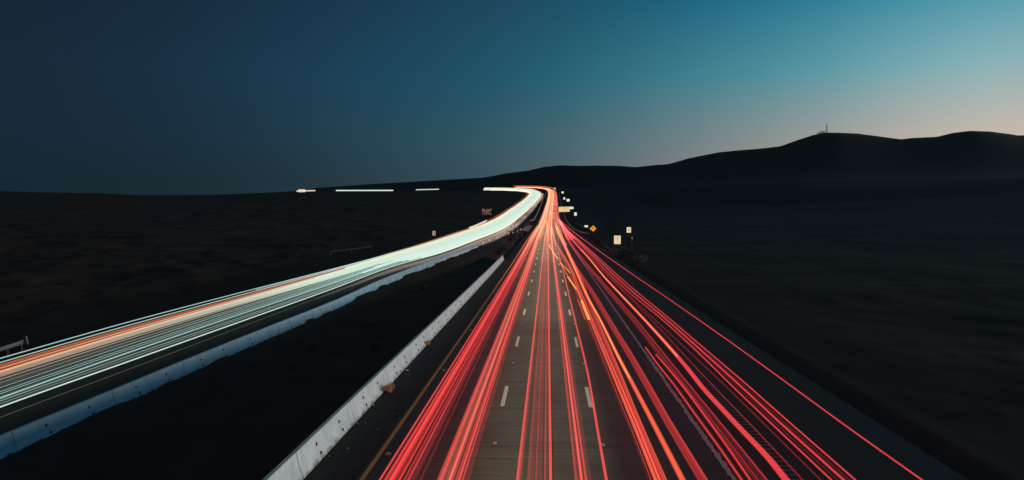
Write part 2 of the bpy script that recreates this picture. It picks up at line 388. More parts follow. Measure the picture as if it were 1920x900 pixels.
# ------------------------------------------------------------------ light trails
def trail_mat(name, col, strength, additive=True, far=0.0, farcol=None, y0=60, y1=600):
    m = bpy.data.materials.new(name); m.use_nodes = True; t = m.node_tree
    for n in list(t.nodes): t.nodes.remove(n)
    o = t.nodes.new('ShaderNodeOutputMaterial'); e = t.nodes.new('ShaderNodeEmission'); e.inputs[0].default_value = (*col, 1); e.inputs[1].default_value = strength
    if far:
        gN = t.nodes.new('ShaderNodeNewGeometry'); sp = t.nodes.new('ShaderNodeSeparateXYZ'); t.links.new(gN.outputs['Position'], sp.inputs[0])
        mr = t.nodes.new('ShaderNodeMapRange'); t.links.new(sp.outputs[1], mr.inputs[0]); mr.inputs[1].default_value = y0; mr.inputs[2].default_value = y1
        mr.inputs[3].default_value = 0; mr.inputs[4].default_value = 1
        ma = t.nodes.new('ShaderNodeMath'); ma.operation = 'MULTIPLY_ADD'; t.links.new(mr.outputs[0], ma.inputs[0]); ma.inputs[1].default_value = strength*far; ma.inputs[2].default_value = strength
        t.links.new(ma.outputs[0], e.inputs[1])
        if farcol:
            mx = t.nodes.new('ShaderNodeMix'); mx.data_type = 'RGBA'; t.links.new(mr.outputs[0], mx.inputs[0])
            mx.inputs[6].default_value = (*col, 1); mx.inputs[7].default_value = (*farcol, 1); t.links.new(mx.outputs[2], e.inputs[0])
    if additive:
        tr = t.nodes.new('ShaderNodeBsdfTransparent'); ad = t.nodes.new('ShaderNodeAddShader')
        t.links.new(tr.outputs[0], ad.inputs[0]); t.links.new(e.outputs[0], ad.inputs[1]); t.links.new(ad.outputs[0], o.inputs[0])
    else: t.links.new(e.outputs[0], o.inputs[0])
    return m
FC = (1.0, .26, .15)
TR = {
 'red':    trail_mat('tail_light_red', (1.0, .072, .064), .21, far=.35, farcol=FC, y0=70, y1=240),
 'bright': trail_mat('tail_light_bright', (1.0, .078, .068), .36, far=.1, farcol=FC, y0=70, y1=240),
 'dim':    trail_mat('tail_light_dim', (1.0, .08, .08), .045, far=1.6, farcol=FC, y0=70, y1=240),
 'deep':   trail_mat('tail_light_deep', (1.0, .045, .045), .14, far=.6, farcol=FC, y0=70, y1=240),
 'coral':  trail_mat('tail_light_coral', (1.0, .17, .115), .17, far=.6, farcol=FC, y0=70, y1=240),
 'red2':   trail_mat('ramp_light_red', (1.0, .060, .070), .20, far=.7, farcol=(1.0,.11,.12), y0=60, y1=260),
 'bright2':trail_mat('ramp_light_bright', (1.0, .065, .070), .34, far=.5, farcol=(1.0,.13,.13), y0=60, y1=260),
 'dim2':   trail_mat('ramp_light_dim', (1.0, .06, .07), .045, far=1.2, farcol=(1.0,.11,.12), y0=60, y1=260),
 'deep2':  trail_mat('ramp_light_deep', (1.0, .045, .055), .13, far=.7, farcol=(1.0,.11,.12), y0=60, y1=260),
 'orange': trail_mat('strand_glow_orange', (1.0, .14, .05), .30, far=.1, farcol=(1.0,.30,.10), y0=90, y1=320),
 'amber':  trail_mat('indicator_amber', (1.0, .36, .06), .40),
 'salmon': trail_mat('tail_light_salmon', (.83, .27, .155), 1.0, additive=False),
 'rose':   trail_mat('tail_light_rose', (.80, .19, .12), 1.0, additive=False),
 'white':  trail_mat('head_light_white', (.68, .87, .77), 1.0, additive=False),
 'cool':   trail_mat('head_light_cool', (.46, .68, .62), .85, additive=False, far=.2, farcol=(.60,.86,.76), y0=60, y1=110),
 'teal':   trail_mat('trail_and_pavement_teal', (.35, .62, .60), .038, far=3, y0=60, y1=130),
 'peach':  trail_mat('head_light_peach', (.95, .50, .27), .85, additive=False, far=.15, farcol=(.66,.86,.70), y0=38, y1=78),
 'ivory':  trail_mat('head_light_ivory', (.80, .84, .68), 1.0, additive=False),
 'cream':  trail_mat('head_light_cream', (.86, .72, .52), .95, additive=False),
 'rust':   trail_mat('head_light_rust', (.85, .20, .075), .36),
 'fawn':   trail_mat('head_light_fawn', (.56, .40, .31), .62, additive=False, far=.5, farcol=(.66,.86,.70), y0=38, y1=78),
 'sand':   trail_mat('pavement_glow_sand', (1.0, .74, .60), .055, far=1.2, y0=90, y1=200),
 'blush':  trail_mat('lane_glow_blush', (1.0, .52, .38), .016, far=1.6, y0=80, y1=240),
 'glow':   trail_mat('head_light_glow', (1.0, .56, .30), .075, far=1.2, y0=90, y1=300),
 'halo':   trail_mat('head_light_halo', (.9, .32, .14), .022, far=1.0, y0=100, y1=400),
}
def sweep(name, pts, w_, h_, m, n=8, grow=0.0005, taper=0, far_h=0.0):
    """closed elliptical tube of width w_, height h_ along pts"""
    v = []; f = []; P = [Vector(p) for p in pts]
    for i, p in enumerate(P):
        tdir = (P[min(i+1, len(P)-1)] - P[max(i-1, 0)]).normalized(); side = tdir.cross(Vector((0,0,1))).normalized(); up = side.cross(tdir)
        g_ = grow*max(p.y, 0)
        a, b_ = w_/2 + g_*.5, h_/2 + g_*.25 + max(0, p.y-850)*far_h
        if taper: q_ = min(1, (i+.15)/taper)**.7; a *= q_; b_ *= q_
        for q in range(n):
            th = 2*math.pi*q/n; v.append(tuple(p + side*math.cos(th)*a + up*math.sin(th)*b_))
    for i in range(len(P)-1):
        for q in range(n):
            r_ = (q+1) % n; f.append((i*n+q, i*n+r_, (i+1)*n+r_, (i+1)*n+q))
    f.append(tuple(reversed(range(n)))); f.append(tuple((len(P)-1)*n+q for q in range(n)))
    return meshobj(name, v, f, m, smooth=True)
YT = list(np.concatenate([[6, 14], np.arange(20, 200, 12), np.arange(200, 900, 30), np.arange(900, 1436, 18)]))
def straight_trail(px900, wpx, hz, m, label, group=None, y1=1345, y0=6, drift=0.0, wob=0.0):
    """tail light trail keeping its place in a lane; px900 = where it crosses the bottom edge of the frame"""
    off = (px900 - 1027)/500*(8.0-hz); wd = wpx/500*(8.0-hz)
    ph = random.random()*6
    pts = [main_pt(off + drift*min(y, 400)/100 + wob*math.sin(y/70+ph), y, hz) for y in YT if y0 <= y <= y1]
    o = sweep('light_trail', pts, wd, .035, TR[m]); return tag(o, label, 'light trail', group)
def px_trail(pp, wpx, hz, m, label, group=None, wd=None, extend=False):
    P = [unproj(x, y, zm, hz) for x, y in pp]
    if extend: P = [P[0] + (P[0]-P[1])*.6] + P
    if wd is None: wd = wpx*(P[0].y if not extend else P[1].y)/F
    o = sweep('light_trail', catmull(P, 5), wd, min(.035, wd), TR[m]); return tag(o, label, 'light trail', group)

G1 = ('thin red light trail in the broad bundle nearest the yellow edge line', 'red light trails in the bundle beside the yellow line')
for px, wp, m in [(716,4,'bright'),(720,6,'red'),(725,10,'deep'),(731,3,'bright'),(735,9,'deep'),(741,5,'red'),(747,12,'deep'),(752,3,'red'),(757,4,'deep'),(763,10,'dim'),(770,4,'red'),(775,10,'dim'),(781,7,'dim'),(788,5,'dim')]:
    straight_trail(px, wp, .75+random.random()*.35, m, *G1, wob=.05, drift=random.uniform(-.04,.05))
G2 = ('thin red light trail in the pale salmon bundle left of the first dashed line', 'red light trails in the salmon bundle of the left lane')
for px, wp, m in [(820,4,'red'),(826,10,'coral'),(832,3,'red'),(838,9,'coral'),(843,4,'red'),(849,9,'coral'),(854,4,'red'),(859,4,'bright'),(863,9,'dim'),(868,3,'red'),(874,9,'dim')]:
    straight_trail(px, wp, .75+random.random()*.35, m, *G2, wob=.05, drift=random.uniform(-.05,.03))
G3 = ('slim red light trail just right of the left dashed line in the middle lane', 'red light trails in the left half of the middle lane')
for px, wp, m in [(968,3,'red'),(972,5,'red'),(979,5,'dim')]:
    straight_trail(px, wp, .85+random.random()*.2, m, *G3, drift=random.uniform(0,.03), wob=.03)
G4 = ('faint dark red light trail over the concrete in the middle of the middle lane', 'faint red light trails in the middle lane')
for px, wp, m in [(989,3,'dim'),(993,5,'dim'),(999,8,'dim'),(1008,3,'deep'),(1014,7,'dim'),(1021,2,'deep'),(1026,6,'dim')]:
    straight_trail(px, wp, .8+random.random()*.4, m, *G4, wob=.03)
tr_ = straight_trail(1034, 5, .85, 'bright', 'single bright red light trail along the dark joint of the middle lane')
G5 = ('red light trail in the narrow bundle between the dark joint and the right dashed line', 'red light trails in the right half of the middle lane')
for px, wp, m in [(1082,4,'deep'),(1086,9,'dim'),(1090,3,'red'),(1094,4,'bright'),(1098,4,'red'),(1102,8,'dim'),(1107,2,'dim')]:
    straight_trail(px, wp, .8+random.random()*.3, m, *G5, wob=.03, drift=random.uniform(-.03,.02))
px_trail([(1137,900),(1122,815),(1102,700),(1078,600),(1059,520),(1046,470)], 5, .85, 'bright', 'lone red light trail drifting across the right dashed line', extend=True)
LC = [(1186,815),(1150,725),(1106,600),(1091,560),(1081,540),(1069,503),(1058,482),(1047,464),(1039,446),(1034,425)]
G6 = ('orange red light trail in the wide bundle right of the right dashed line', 'orange red light trails in the left half of the right lane')
for px, wp, m, br in [(1221,1.6,'red',0),(1217,1.6,'dim',0),(1229,6,'orange',0),(1233,9,'deep',0),(1237,4,'orange',0),(1241,8,'deep',1),(1245,4,'red',1),(1249,3,'orange',1),(1235,18,'dim',1)]:
    e = px-1233
    if br: pp = [(px,900),(1188+e*.8,790),(1150+e*.66,692),(1108+e*.6,592),(1081+e*.5,520),(1061+e*.4,473),(1046+e*.35,440),(1039+e*.2,418)]
    else: pp = [(px,900),(1193+e*.9,800),(1151+e*.8,700),(1107+e*.6,596),(1092+e*.6,560),(1083+e*.5,537),(1070+e*.4,503),(1058+e*.4,482),(1047+e*.3,464),(1039+e*.3,446),(1034+e*.2,425)]
    px_trail(pp, wp, .8+random.random()*.25, m, *G6, extend=True)
FAT = [(1280,900),(1226.7,796.7),(1190,726.7),(1160,670),(1125.6,600),(1100,553),(1082,513),(1062,469),(1046.7,437.8),(1042,424)]
px_trail(FAT, 12, .9, 'orange', 'thick glowing orange red light trail in the middle of the right lane', extend=True)
px_trail(FAT, 6, .93, 'red', 'bright core light trail inside the thick orange one of the right lane', extend=True)
px_trail([(1180,708),(1160,670),(1125.6,600),(1100,553),(1082,513),(1062,469)], 3.5, .96, 'amber', 'yellow light trail running along the thick orange one', wd=.045)
G7 = ('broad dark red light trail left of the pale right edge line', 'dark red ribbons left of the right edge line')
for a_, wp, m in [(0,3,'red'),(-9,16,'deep'),(-4,9,'dim'),(-16,5,'dim')]:
    px_trail([(1326+a_,900),(1260+a_*.8,793),(1193+a_*.7,676.7),(1145.6+a_*.6,600),(1115.6+a_*.5,551),(1093+a_*.4,517.8),(1078+a_*.3,495),(1060,463),(1050,440),(1044,424)], wp, .85, m, *G7, extend=True)
GI = ('short yellow indicator trail crossing the right dashed line', 'yellow indicator trails of a lane change')
for pp, wd in [([(1104.5,599),(1097,581),(1090.5,564)],.17),([(1080.5,542),(1072,530),(1064.4,519)],.15),([(1069,511),(1060,502),(1051,493)],.12),([(1045,483),(1040,476.7),(1036,471)],.14),([(1034,468),(1031,463),(1029.5,459)],.16),([(1026,425),(1025.5,418),(1025,413)],.4),([(1033,403),(1032.5,399),(1032,397)],.4)]:
    px_trail(pp, 0, .9, 'amber', *GI, wd=wd)
px_trail([(1096.7,598),(1090,580),(1083,562)], 0, .9, 'bright', 'short hairline red light trail beside the nearest yellow indicator trail', wd=.03)
px_trail([(1104,598),(1092,566),(1080,541),(1066,520),(1051,493),(1040,477),(1032,462),(1028,440),(1026,420)], 0, .8, 'orange', 'orange light trail that changes from the middle into the right lane', wd=.10)
G8 = ('muted red light trail just right of the pale right edge line, starting mid way', 'muted red light trails hugging the right edge line')
for a_, wp, m, top in [(0,5,'deep',0),(3,5,'dim',0),(1,2,'red',0),(16,5,'deep',1),(19,6,'dim',1),(17,2,'red',1)]:
    pp = [(1390+a_,900),(1345+a_,835),(1305+a_,780),(1262+a_*.9,720)]
    pp += [(1228+a_*.1,664.4)] if top else [(1235,685),(1210+a_*.3,651)]
    px_trail(pp, wp, .5, m, *G8, extend=True)
G9 = ('thin red light trail curving in from the far ramp right of the edge line', 'thin red light trails on the ramp lane')
def road_line(x9, x720, x600, x516, x484, x444, x420, wp, m, lab, hz=.75, **kw):
    return px_trail([(x9,900),((x9+x720)/2+(.5),810),(x720,720),((x720+x600)/2+.3,660),(x600,600),((x600+x516)/2,558),(x516,515.6),(x484,484),(x444,444),(x420,420),(x420-6,411)], wp, hz, m, *lab, extend=True)
for x9, x7, x6, wp, m in [(1438,1291,1193.5,3,'red2'),(1434,1287,1191,5,'dim2'),(1422,1281,1187,1.5,'red2'),(1417,1276,1184,1.3,'deep2'),(1428,1284,1189,3,'dim2')]:
    e = x6-1193.5; road_line(x9, x7, x6, 1119+e*.7, 1092+e*.6, 1063+e*.3, 1051, wp, m, G9)
FR = [(1474,900),(1440,858),(1386.7,801.7),(1337.6,749),(1317.8,727),(1288.5,690),(1250,645),(1209,600),(1173,562),(1135.6,522),(1104.4,484.4),(1080,458),(1060,433),(1050,416),(1047,411)]
px_trail(FR, 14, .9, 'bright2', 'thickest bright red light trail on the ramp lane', extend=True)
px_trail(FR, 19, .88, 'dim2', 'soft red glow trail around the thickest ramp trail', extend=True)
px_trail([(1270,668),(1250,645),(1209,600),(1173,562),(1135.6,522),(1104.4,484.4),(1089,468)], 0, .97, 'amber', 'orange core light trail on the far half of the thickest ramp trail', wd=.05)
GA = ('hairline pink light trail right of the thickest ramp trail', 'hairline pink light trails on the ramp')
px_trail([(1505,900),(1460,851.7),(1397,785),(1334,720),(1278,660),(1222,600),(1155.6,533),(1118,493),(1094,469),(1066,438),(1053,420)], 1.8, .8, 'deep2', *GA, extend=True)
px_trail([(1539,900),(1460,821.7),(1356.7,720),(1296,663),(1230,601),(1190,564),(1146,523),(1112,488),(1085,460),(1062,434)], 1.4, .8, 'deep2', *GA, extend=True)
GB = ('red light trail in the parallel bundle between the thickest ramp trail and the outermost one', 'parallel red light trails on the outer ramp lane')
for q_, wp, m in [(0,3.2,'bright2'),(.42,1.8,'deep2'),(.5,4,'bright2'),(1,3.5,'bright2'),(.75,3,'dim2'),(.25,3,'dim2')]:
    f_ = lambda a, b: a+(b-a)*q_
    px_trail([(f_(1604,1559),900),(1460,f_(774,807)),(f_(1399,1369),720),(1310,f_(644,662)),(1240,f_(584.4,598)),(f_(1204.4,1191),f_(555.6,558)),(f_(1157.8,1144),515.6),(f_(1129,1119),489),(f_(1106.7,1099),469),(f_(1084,1079),449),(f_(1062,1060),429),(1051,414)], wp, .8, m, *GB, extend=True)
px_trail([(1729,900),(1591,802),(1440,692),(1345,624),(1240,551),(1195.6,521),(1151,490),(1118,466.7),(1095.6,450),(1073,433),(1051,414)], 3.4, .85, 'bright2', 'outermost thin red light trail far right of all the others', extend=True)
GC = ('short broad crimson light trail at the far head of the ramp', 'crimson light trails at the head of the ramp')
for x3, x2, x1 in [((1076,447),(1060,428),(1047,410)),((1072,447),(1057,428),(1045,410)),((1069,450),(1055,430),(1048,411))]:
    px_trail([x3, x2, x1], 0, .85, 'red2', *GC, wd=.5)
GD = ('salmon light trail on the distant straight before the bend', 'salmon light trails on the far part of the carriageway')
for px in np.linspace(-5.1, 4.9, 25):
    off = float(px) + random.uniform(-.2, .2)
    y_s = random.uniform(150, 420); pts = [main_pt(off, y, .8) for y in [y_s] + [q for q in YT if y_s+15 <= q <= 1345]]
    tag(sweep('light_trail', pts, .22, .10, TR['salmon' if random.random() < .5 else 'rose'], grow=.0003), GD[0], 'light trail', GD[1])
GF = ('very faint blush glow ribbon added over a headlight-lit lane before the bend', 'faint blush glow ribbons over the lanes')  # glowing ribbons added for the headlight-lit pavement
for off, y_s in [(-4.6,60),(-3.4,70),(-2.2,55),(-1.0,60),(.2,50),(1.4,70),(2.6,75),(3.8,85),(-3.9,150),(-1.6,140),(.8,150),(2.9,170)]:
    pts = [main_pt(off, y, .5) for y in np.arange(y_s, 900, 25)]
    tag(sweep('light_trail', pts, 1.1, .06, TR['blush'], taper=8), GF[0], 'light trail', GF[1])  # added glow ribbon for the lit lane
tag(sweep('light_trail', [main_pt(-5.3, y, .4) for y in np.arange(70, 330, 15)], .10, .04, TR['orange'], taper=6), 'thin orange glow over the yellow line on the left flank of the far red stream', 'light trail')  # strand added so the far yellow line looks lit
# two short red ones past the gantry
GE = ('short red light trail ending beside the overhead sign', 'short red light trails beside the overhead sign')
for a_ in (0, 3.2, 6):
    px_trail([(1041+a_,400),(1040.5+a_*.9,392),(1040+a_*.7,382),(1039+a_*.5,370),(1038+a_*.3,362)], 0, .9, 'rose', *GE, wd=.5)

# unseen area strips added over the lanes, standing in for the cars' low beams
for ya, yb, off, wd_, p_ in [(-30,55,-.1,4.4,.72),(55,125,-.1,4.8,1.15),(125,230,-.2,5.0,1.8),(230,420,-.2,6.5,2.2),(420,720,-.2,8.0,2.2)]:
    ld = bpy.data.lights.new('headlight', 'AREA'); ld.shape = 'RECTANGLE'; ym = (ya+yb)/2; a_, b_ = main_pt(off, ya, .8), main_pt(off, yb, .8); d_ = b_-a_
    ld.size = wd_; ld.size_y = d_.length; ld.energy = p_*wd_*d_.length; ld.color = (1.0, .85, .66)
    lo = bpy.data.objects.new('headlight', ld); lo.location = (a_+b_)/2; lo.rotation_euler = (math.asin(d_.z/d_.length), 0, math.atan2(d_.y, d_.x)-math.pi/2); link(lo)

# headlight trails of the other carriageway
def left_trail(t0, wd, hz, m, label, group, i0=0, i1=None, t1=None, h_=.09, grow=.0009):
    i1 = NL if i1 is None else i1; t1 = t0 if t1 is None else t1
    pts = [left_pt(i, t0 + (t1-t0)*min(1, i/60), hz) for i in range(i0, i1)]
    o = sweep('light_trail', pts, wd, h_, TR[m], grow=grow); return tag(o, label, 'light trail', group)
def lt(ts, wd, hz, m, lab, i0=0, i1=None, h_=.035, grow=.0009, **kw):
    i1 = NL if i1 is None else i1
    pts = [left_pt(i, float(np.interp(i, [8, 22, 40, 62], ts)), hz) for i in range(i0, i1)]
    return tag(sweep('light_trail', pts, wd, h_, TR[m], grow=grow, **kw), lab[0], 'light trail', lab[1])
H1 = ('thin pale green white light trail along the outer edge of the headlight stream', 'pale headlight trails on the outer edge')
lt([0,0,.03,.0], .085, .65, 'cool', H1); lt([.11,.11,.10,.08], .075, .65, 'cool', H1)
H2 = ('orange rimmed light trail in the warm upper half of the headlight stream', 'warm headlight trails in the upper lane')
for ts, wd, m in [([.19,.20,.15,.12],.06,'rust'),([.225,.235,.19,.2],.08,'rust'),([.29,.30,.24,.2],.10,'rust'),([.265,.275,.23,.2],.03,'peach')]: lt(ts, wd, .7, m, H2, i1=56, grow=.0004)
H3 = ('cream light trail in the middle of the headlight stream', 'cream headlight trails in the middle lane')
for ts, wd, m in [([.33,.32,.27,.25],.10,'peach'),([.355,.345,.34,.35],.13,'peach'),([.385,.375,.42,.42],.13,'fawn'),([.41,.41,.49,.5],.16,'fawn'),([.435,.44,.56,.6],.10,'fawn')]: lt(ts, wd, .66, m, H3, grow=.0022)
H4 = ('cool white light trail or wide teal pavement tint along the inner side of the headlight stream', 'cool white headlight trails and teal pavement tint in the inner lane')
for ts, wd, m in [([.70,.64,.66,.66],.05,'teal'),([.75,.70,.70,.7],.5,'teal'),([.82,.76,.74,.74],.25,'teal'),([.85,.785,.76,.76],.085,'cool'),([.83,.82,.80,.8],.12,'teal'),([.87,.83,.82,.82],.06,'teal'),([1,1,1,1],.06,'white'),([.50,.50,.54,.6],.9,'teal'),([.61,.60,.62,.66],.7,'teal'),([.93,.92,.9,.9],.9,'teal')]: lt(ts, wd, .62, m, H4)  # the wide teal strands are added to tint the pavement between trails
H9 = ('hairline cool light trail or edge line glow between the broader ones near the camera on the left', 'hairline cool headlight trails and edge line glow near the camera')
for ts, wd, m in [([.56]*4,.02,'fawn'),([.66,.61,.62,.62],.014,'cool'),([.735,.68,.68,.68],.02,'cool'),([.775,.73,.72,.72],.03,'cool'),([.90,.88,.87,.87],.018,'cool'),([.945,.93,.92,.92],.016,'fawn'),([.49,.48,.52,.52],.03,'peach'),([1.16,1.14,1.12,1.1],.03,'sand')]: lt(ts, wd, .62, m, H9, h_=.012, grow=.0004, i1=50)  # the sand strand stands in for the edge line, drawn glowing
H5 = ('white hot light trail filling the distant sweep of the headlight stream', 'white headlight trails in the distant sweep')
for tt, st in [(.06,44),(.14,38),(.20,34),(.26,30),(.32,27),(.38,25),(.44,29),(.50,33),(.58,39),(.65,41),(.72,38),(.79,36),(.86,42),(.93,43),(.98,45)]:
    ts = [tt]*4
    lt(ts, .36, .66, 'ivory' if tt in (.06,.14,.26,.32,.38,.50,.93) else 'white', H5, i0=st, grow=.0012, far_h=.0022)
H7 = ('sandy brown glow ribbon over the lit inner shoulder of the headlight carriageway', 'sandy glow ribbons over the inner shoulder')  # emissive ribbons added to show the shoulder lit
for ts, wd, st in [([1.08]*4,.8,34),([1.16]*4,1.0,38),([1.25]*4,1.1,42),([1.04]*4,.4,30)]: lt(ts, wd, .3, 'sand', H7, i0=st, taper=10, i1=NL-20)
for tt, st, wd in [(.10,24,.03),(.175,36,.05),(.47,40,.05),(.62,44,.06),(.70,52,.07),(.30,40,.04)]: lt([tt]*4, wd, .74, 'fawn', ('hairline tan light trail threading the white headlight stream', 'hairline tan trails in the headlight stream'), i0=st, i1=62, h_=.02, grow=.0003)
H6 = ('dull orange halo tube glowing faintly along the rim of the distant headlight sweep', 'dull orange halo tubes of the headlight sweep')  # nested glowing tubes added for the bloom around the far trails
for k_, (tt, wd, st) in enumerate([(.02,.5,38),(-.01,1.0,40),(-.03,1.6,42),(-.06,2.2,44),(-.09,3.0,46),(-.12,3.8,50),(1.0,1.0,46),(1.04,2.0,50),(1.08,3.0,54)]):
    pts_ = [left_pt(i, tt, .7) for i in range(st, NL-2)]
    o = sweep('light_trail', pts_, wd, .4, TR['glow' if k_ in (0,1,6) else 'halo'], n=12, grow=.0008, taper=14, far_h=.003); tag(o, H6[0], 'light trail', H6[1])  # added halo tube for the bloom
# detached bar of a tall truck and the far broken trails
def free_trail(pp, prof, hz, wd, h_, m, label, group=None):
    o = sweep('light_trail', catmull([unproj(x, y, prof, hz) for x, y in pp], 4), wd, h_, TR[m], grow=0); return tag(o, label, 'light trail', group)
free_trail([(881,427.6),(890,424),(900,419.5),(910,414.8)], zl, 2.4, .5, .55, 'cream', 'short thick cream light trail floating above the outer edge of the headlight sweep')
free_trail([(909,415.2),(912.5,413)], zl, 2.6, .3, .35, 'fawn', 'small end stub of the short thick cream light trail')
far_z = 360
def far_trail(x0, x1, py0, py1, Yd, wd, m, label):
    P = [along(x0 + (x1-x0)*i/6, Yd, 0) for i in range(7)]
    for i, p in enumerate(P):
        py = py0 + (py1-py0)*i/6; d = ray(x0 + (x1-x0)*i/6, py); d = d/d.y; P[i] = Vector((d.x*Yd, Yd, ZC + d.z*Yd))
    v = sweep('light_trail', P, wd, wd, TR[m], grow=0); return tag(v, label, 'light trail')
far_trail(630, 737, 357.2, 357.0, 1750, 2.7, 'white', 'long thin white light trail on the far horizon left of the bend')
far_trail(780, 823, 355.8, 354.8, 1700, 1.9, 'white', 'short thin white light trail on the far horizon between the bend and the long one')
far_trail(556, 591, 358.4, 357.2, 1800, 2.8, 'cream', 'leftmost short light trail on the horizon with a bright swollen end')
far_trail(560, 572, 357.8, 357.8, 1790, 7.0, 'cream', 'swollen bright end of the leftmost horizon light trail')
for a_, m_ in ((0,'orange'),(1,'red')):
    P = [main_pt(-2+a_*7, y, 3) for y in np.arange(1000, 1360, 20)]
    tag(sweep('light_trail', P, 1.5, .8, TR[m_], grow=0), 'red light trail along the crest where the far road bends left', 'light trail', 'red light trails on the crest of the bend')

# ------------------------------------------------------------------ concrete barriers
conc_n = mat('pale_barrier_concrete', (.58,.66,.62), .85, scale=1.6, col2=(.84,.90,.86), bump=.15)
# dirt along the foot of the barriers
def add_grime(m, col, h0, h1):
    t = m.node_tree; b = t.nodes['Principled BSDF']; src = b.inputs['Base Color'].links[0].from_socket
    tx = t.nodes.new('ShaderNodeTexCoord'); sp = t.nodes.new('ShaderNodeSeparateXYZ'); t.links.new(tx.outputs['Object'], sp.inputs[0])
    nz_ = t.nodes.new('ShaderNodeTexNoise'); nz_.inputs['Scale'].default_value = 2.2; nz_.inputs['Detail'].default_value = 6; t.links.new(tx.outputs['Object'], nz_.inputs[0])
    ad = t.nodes.new('ShaderNodeMath'); ad.operation = 'MULTIPLY_ADD'; t.links.new(nz_.outputs[0], ad.inputs[0]); ad.inputs[1].default_value = -.45; t.links.new(sp.outputs[2], ad.inputs[2])
    mr = t.nodes.new('ShaderNodeMapRange'); t.links.new(ad.outputs[0], mr.inputs[0]); mr.inputs[1].default_value = h0; mr.inputs[2].default_value = h1; mr.inputs[3].default_value = 1; mr.inputs[4].default_value = 0
    mx = t.nodes.new('ShaderNodeMix'); mx.data_type = 'RGBA'; t.links.new(mr.outputs[0], mx.inputs[0]); t.links.new(src, mx.inputs[6]); mx.inputs[7].default_value = (*col, 1)
    t.links.new(mx.outputs[2], b.inputs['Base Color'])
add_grime(conc_n, (.28,.26,.23), -.20, -.08)
conc_l = mat('skylit_barrier_concrete', (.38,.50,.56), .85, scale=1.3, col2=(.47,.60,.66), bump=.15)  # blue of the skylight put into the concrete colour
add_grime(conc_l, (.10,.10,.10), -.20, -.12)
dark_m = mat('housing_black', (.02,.02,.02), .9)  # dark body of the road reflectors
rust_m = mat('rusty_steel', (.16,.11,.08), .7, scale=8, col2=(.25,.17,.12))
PROF = [(-.30,0),(.30,0),(.30,.08),(.18,.33),(.08,.80),(.065,.815),(-.065,.815),(-.08,.80),(-.18,.33),(-.30,.08)]
slot_m = mat('slot_shadow', (.07,.07,.07), .9)
def make_barrier(m, ln, side):
    root = empty('concrete_barrier', (0,0,0))
    body = MB(); body.prism(PROF, -ln/2+.02, ln/2-.02); body.build('body', m, root)
    for sy in (-1, 1):
        for hz, xx in ((.52, .147), (.20, .257)):
            q = MB(); q.box((side*xx, sy*1.3 + (.12 if hz < .3 else 0), hz), (.045, .07, .11), Matrix.Rotation(side*R(12), 3, 'Y')); q.build('anchor_slot', slot_m, root)
    lp = MB(); lp.bar((-.02, ln/2-.02, .15), (-.02, ln/2-.02, .72), .03); lp.build('joint_pin', rust_m, root)
    return root
def place_chain(proto, pts, ln, label, group, last_label=None, cap=60, zoff=0.0):
    """walk along pts placing barrier pieces end to end"""
    P = [Vector(p) for p in pts]; pos = P[0].copy(); i = 0; n = 0; outp = []
    while i < len(P)-1 and n < cap:
        a = pos.copy(); rem = ln
        while i < len(P)-1 and (P[i+1]-pos).length < rem:
            rem -= (P[i+1]-pos).length; pos = P[i+1].copy(); i += 1
        if i >= len(P)-1: break
        pos = pos + (P[i+1]-pos).normalized()*rem
        b_ = pos.copy(); c = (a+b_)/2; d = b_-a
        o = proto if n == 0 and not proto.get('placed') else copy_tree(proto)
        proto['placed'] = 1
        o.location = (c.x, c.y, c.z+zoff); o.rotation_mode = 'XYZ'
        o.rotation_euler = (math.asin(max(-1, min(1, d.z/d.length))), 0, math.atan2(d.y, d.x)-math.pi/2)
        tag(o, label, 'barrier', group); outp.append(o); n += 1
    if last_label and outp:
        outp[-1]['label'] = last_label
        if 'group' in outp[-1]: del outp[-1]['group']
    return outp
nb = make_barrier(conc_n, 6.1, 1)
near_pts = [main_pt(-7.6, y) for y in [9.4] + list(np.arange(15, 127, 3.0))]
near_bar = place_chain(nb, near_pts, 6.1, 'pale grey concrete barrier piece left of the yellow line', 'pale barrier pieces along the near carriageway', 'last pale grey barrier piece at the far end of the near barrier')
lb = make_barrier(conc_l, 6.0, 1)
LBT = [(-260,927),(-100,860),(0,817),(136,762),(272,705),(370,665),(480,621),(637,559),(710,525.5),(787,496),(838,477),(889,459),(902,454.5)]
lbp = catmull([unproj(x, y, zl, .81) - Vector((0,0,.81)) for x, y in LBT], 6)
left_bar = place_chain(lb, lbp, 6.0, 'blue grey concrete barrier piece along the headlight carriageway', 'blue grey barrier pieces along the left carriageway', 'last blue grey barrier piece of the left barrier before the marker posts')
# farther barriers: past the crossover
def long_barrier(pts, m, label, sc_=1.0):
    v = []; f = []; n = len(PROF); P = [Vector(p) for p in pts]
    for i, p in enumerate(P):
        td = (P[min(i+1, len(P)-1)]-P[max(i-1, 0)]); td.z = 0; td.normalize(); s = Vector((td.y, -td.x, 0))
        for x, z in PROF: v.append(tuple(p + s*x*sc_ + Vector((0,0,z*sc_))))
    for i in range(len(P)-1):
        for q in range(n): r_ = (q+1) % n; f.append((i*n+q, i*n+r_, (i+1)*n+r_, (i+1)*n+q))
    f.append(tuple(reversed(range(n)))); f.append(tuple((len(P)-1)*n+q for q in range(n)))
    return tag(meshobj('concrete_barrier', v, f, m), label, 'barrier')
warm_c = mat('far_barrier_concrete', (.46,.43,.42), .85, scale=.5, col2=(.60,.56,.54))
bp_ = [unproj(x, y, zm, .9) - Vector((0,0,.9)) for x, y in [(976,430),(981,425),(989,415.5),(993,413.5),(1001,410.5),(1004,405),(1012,388),(1019,371),(1024,360.5)]]
long_barrier(bp_, warm_c, 'long pale barrier that kinks by the crossover and runs on left of the red trails', 1.15)
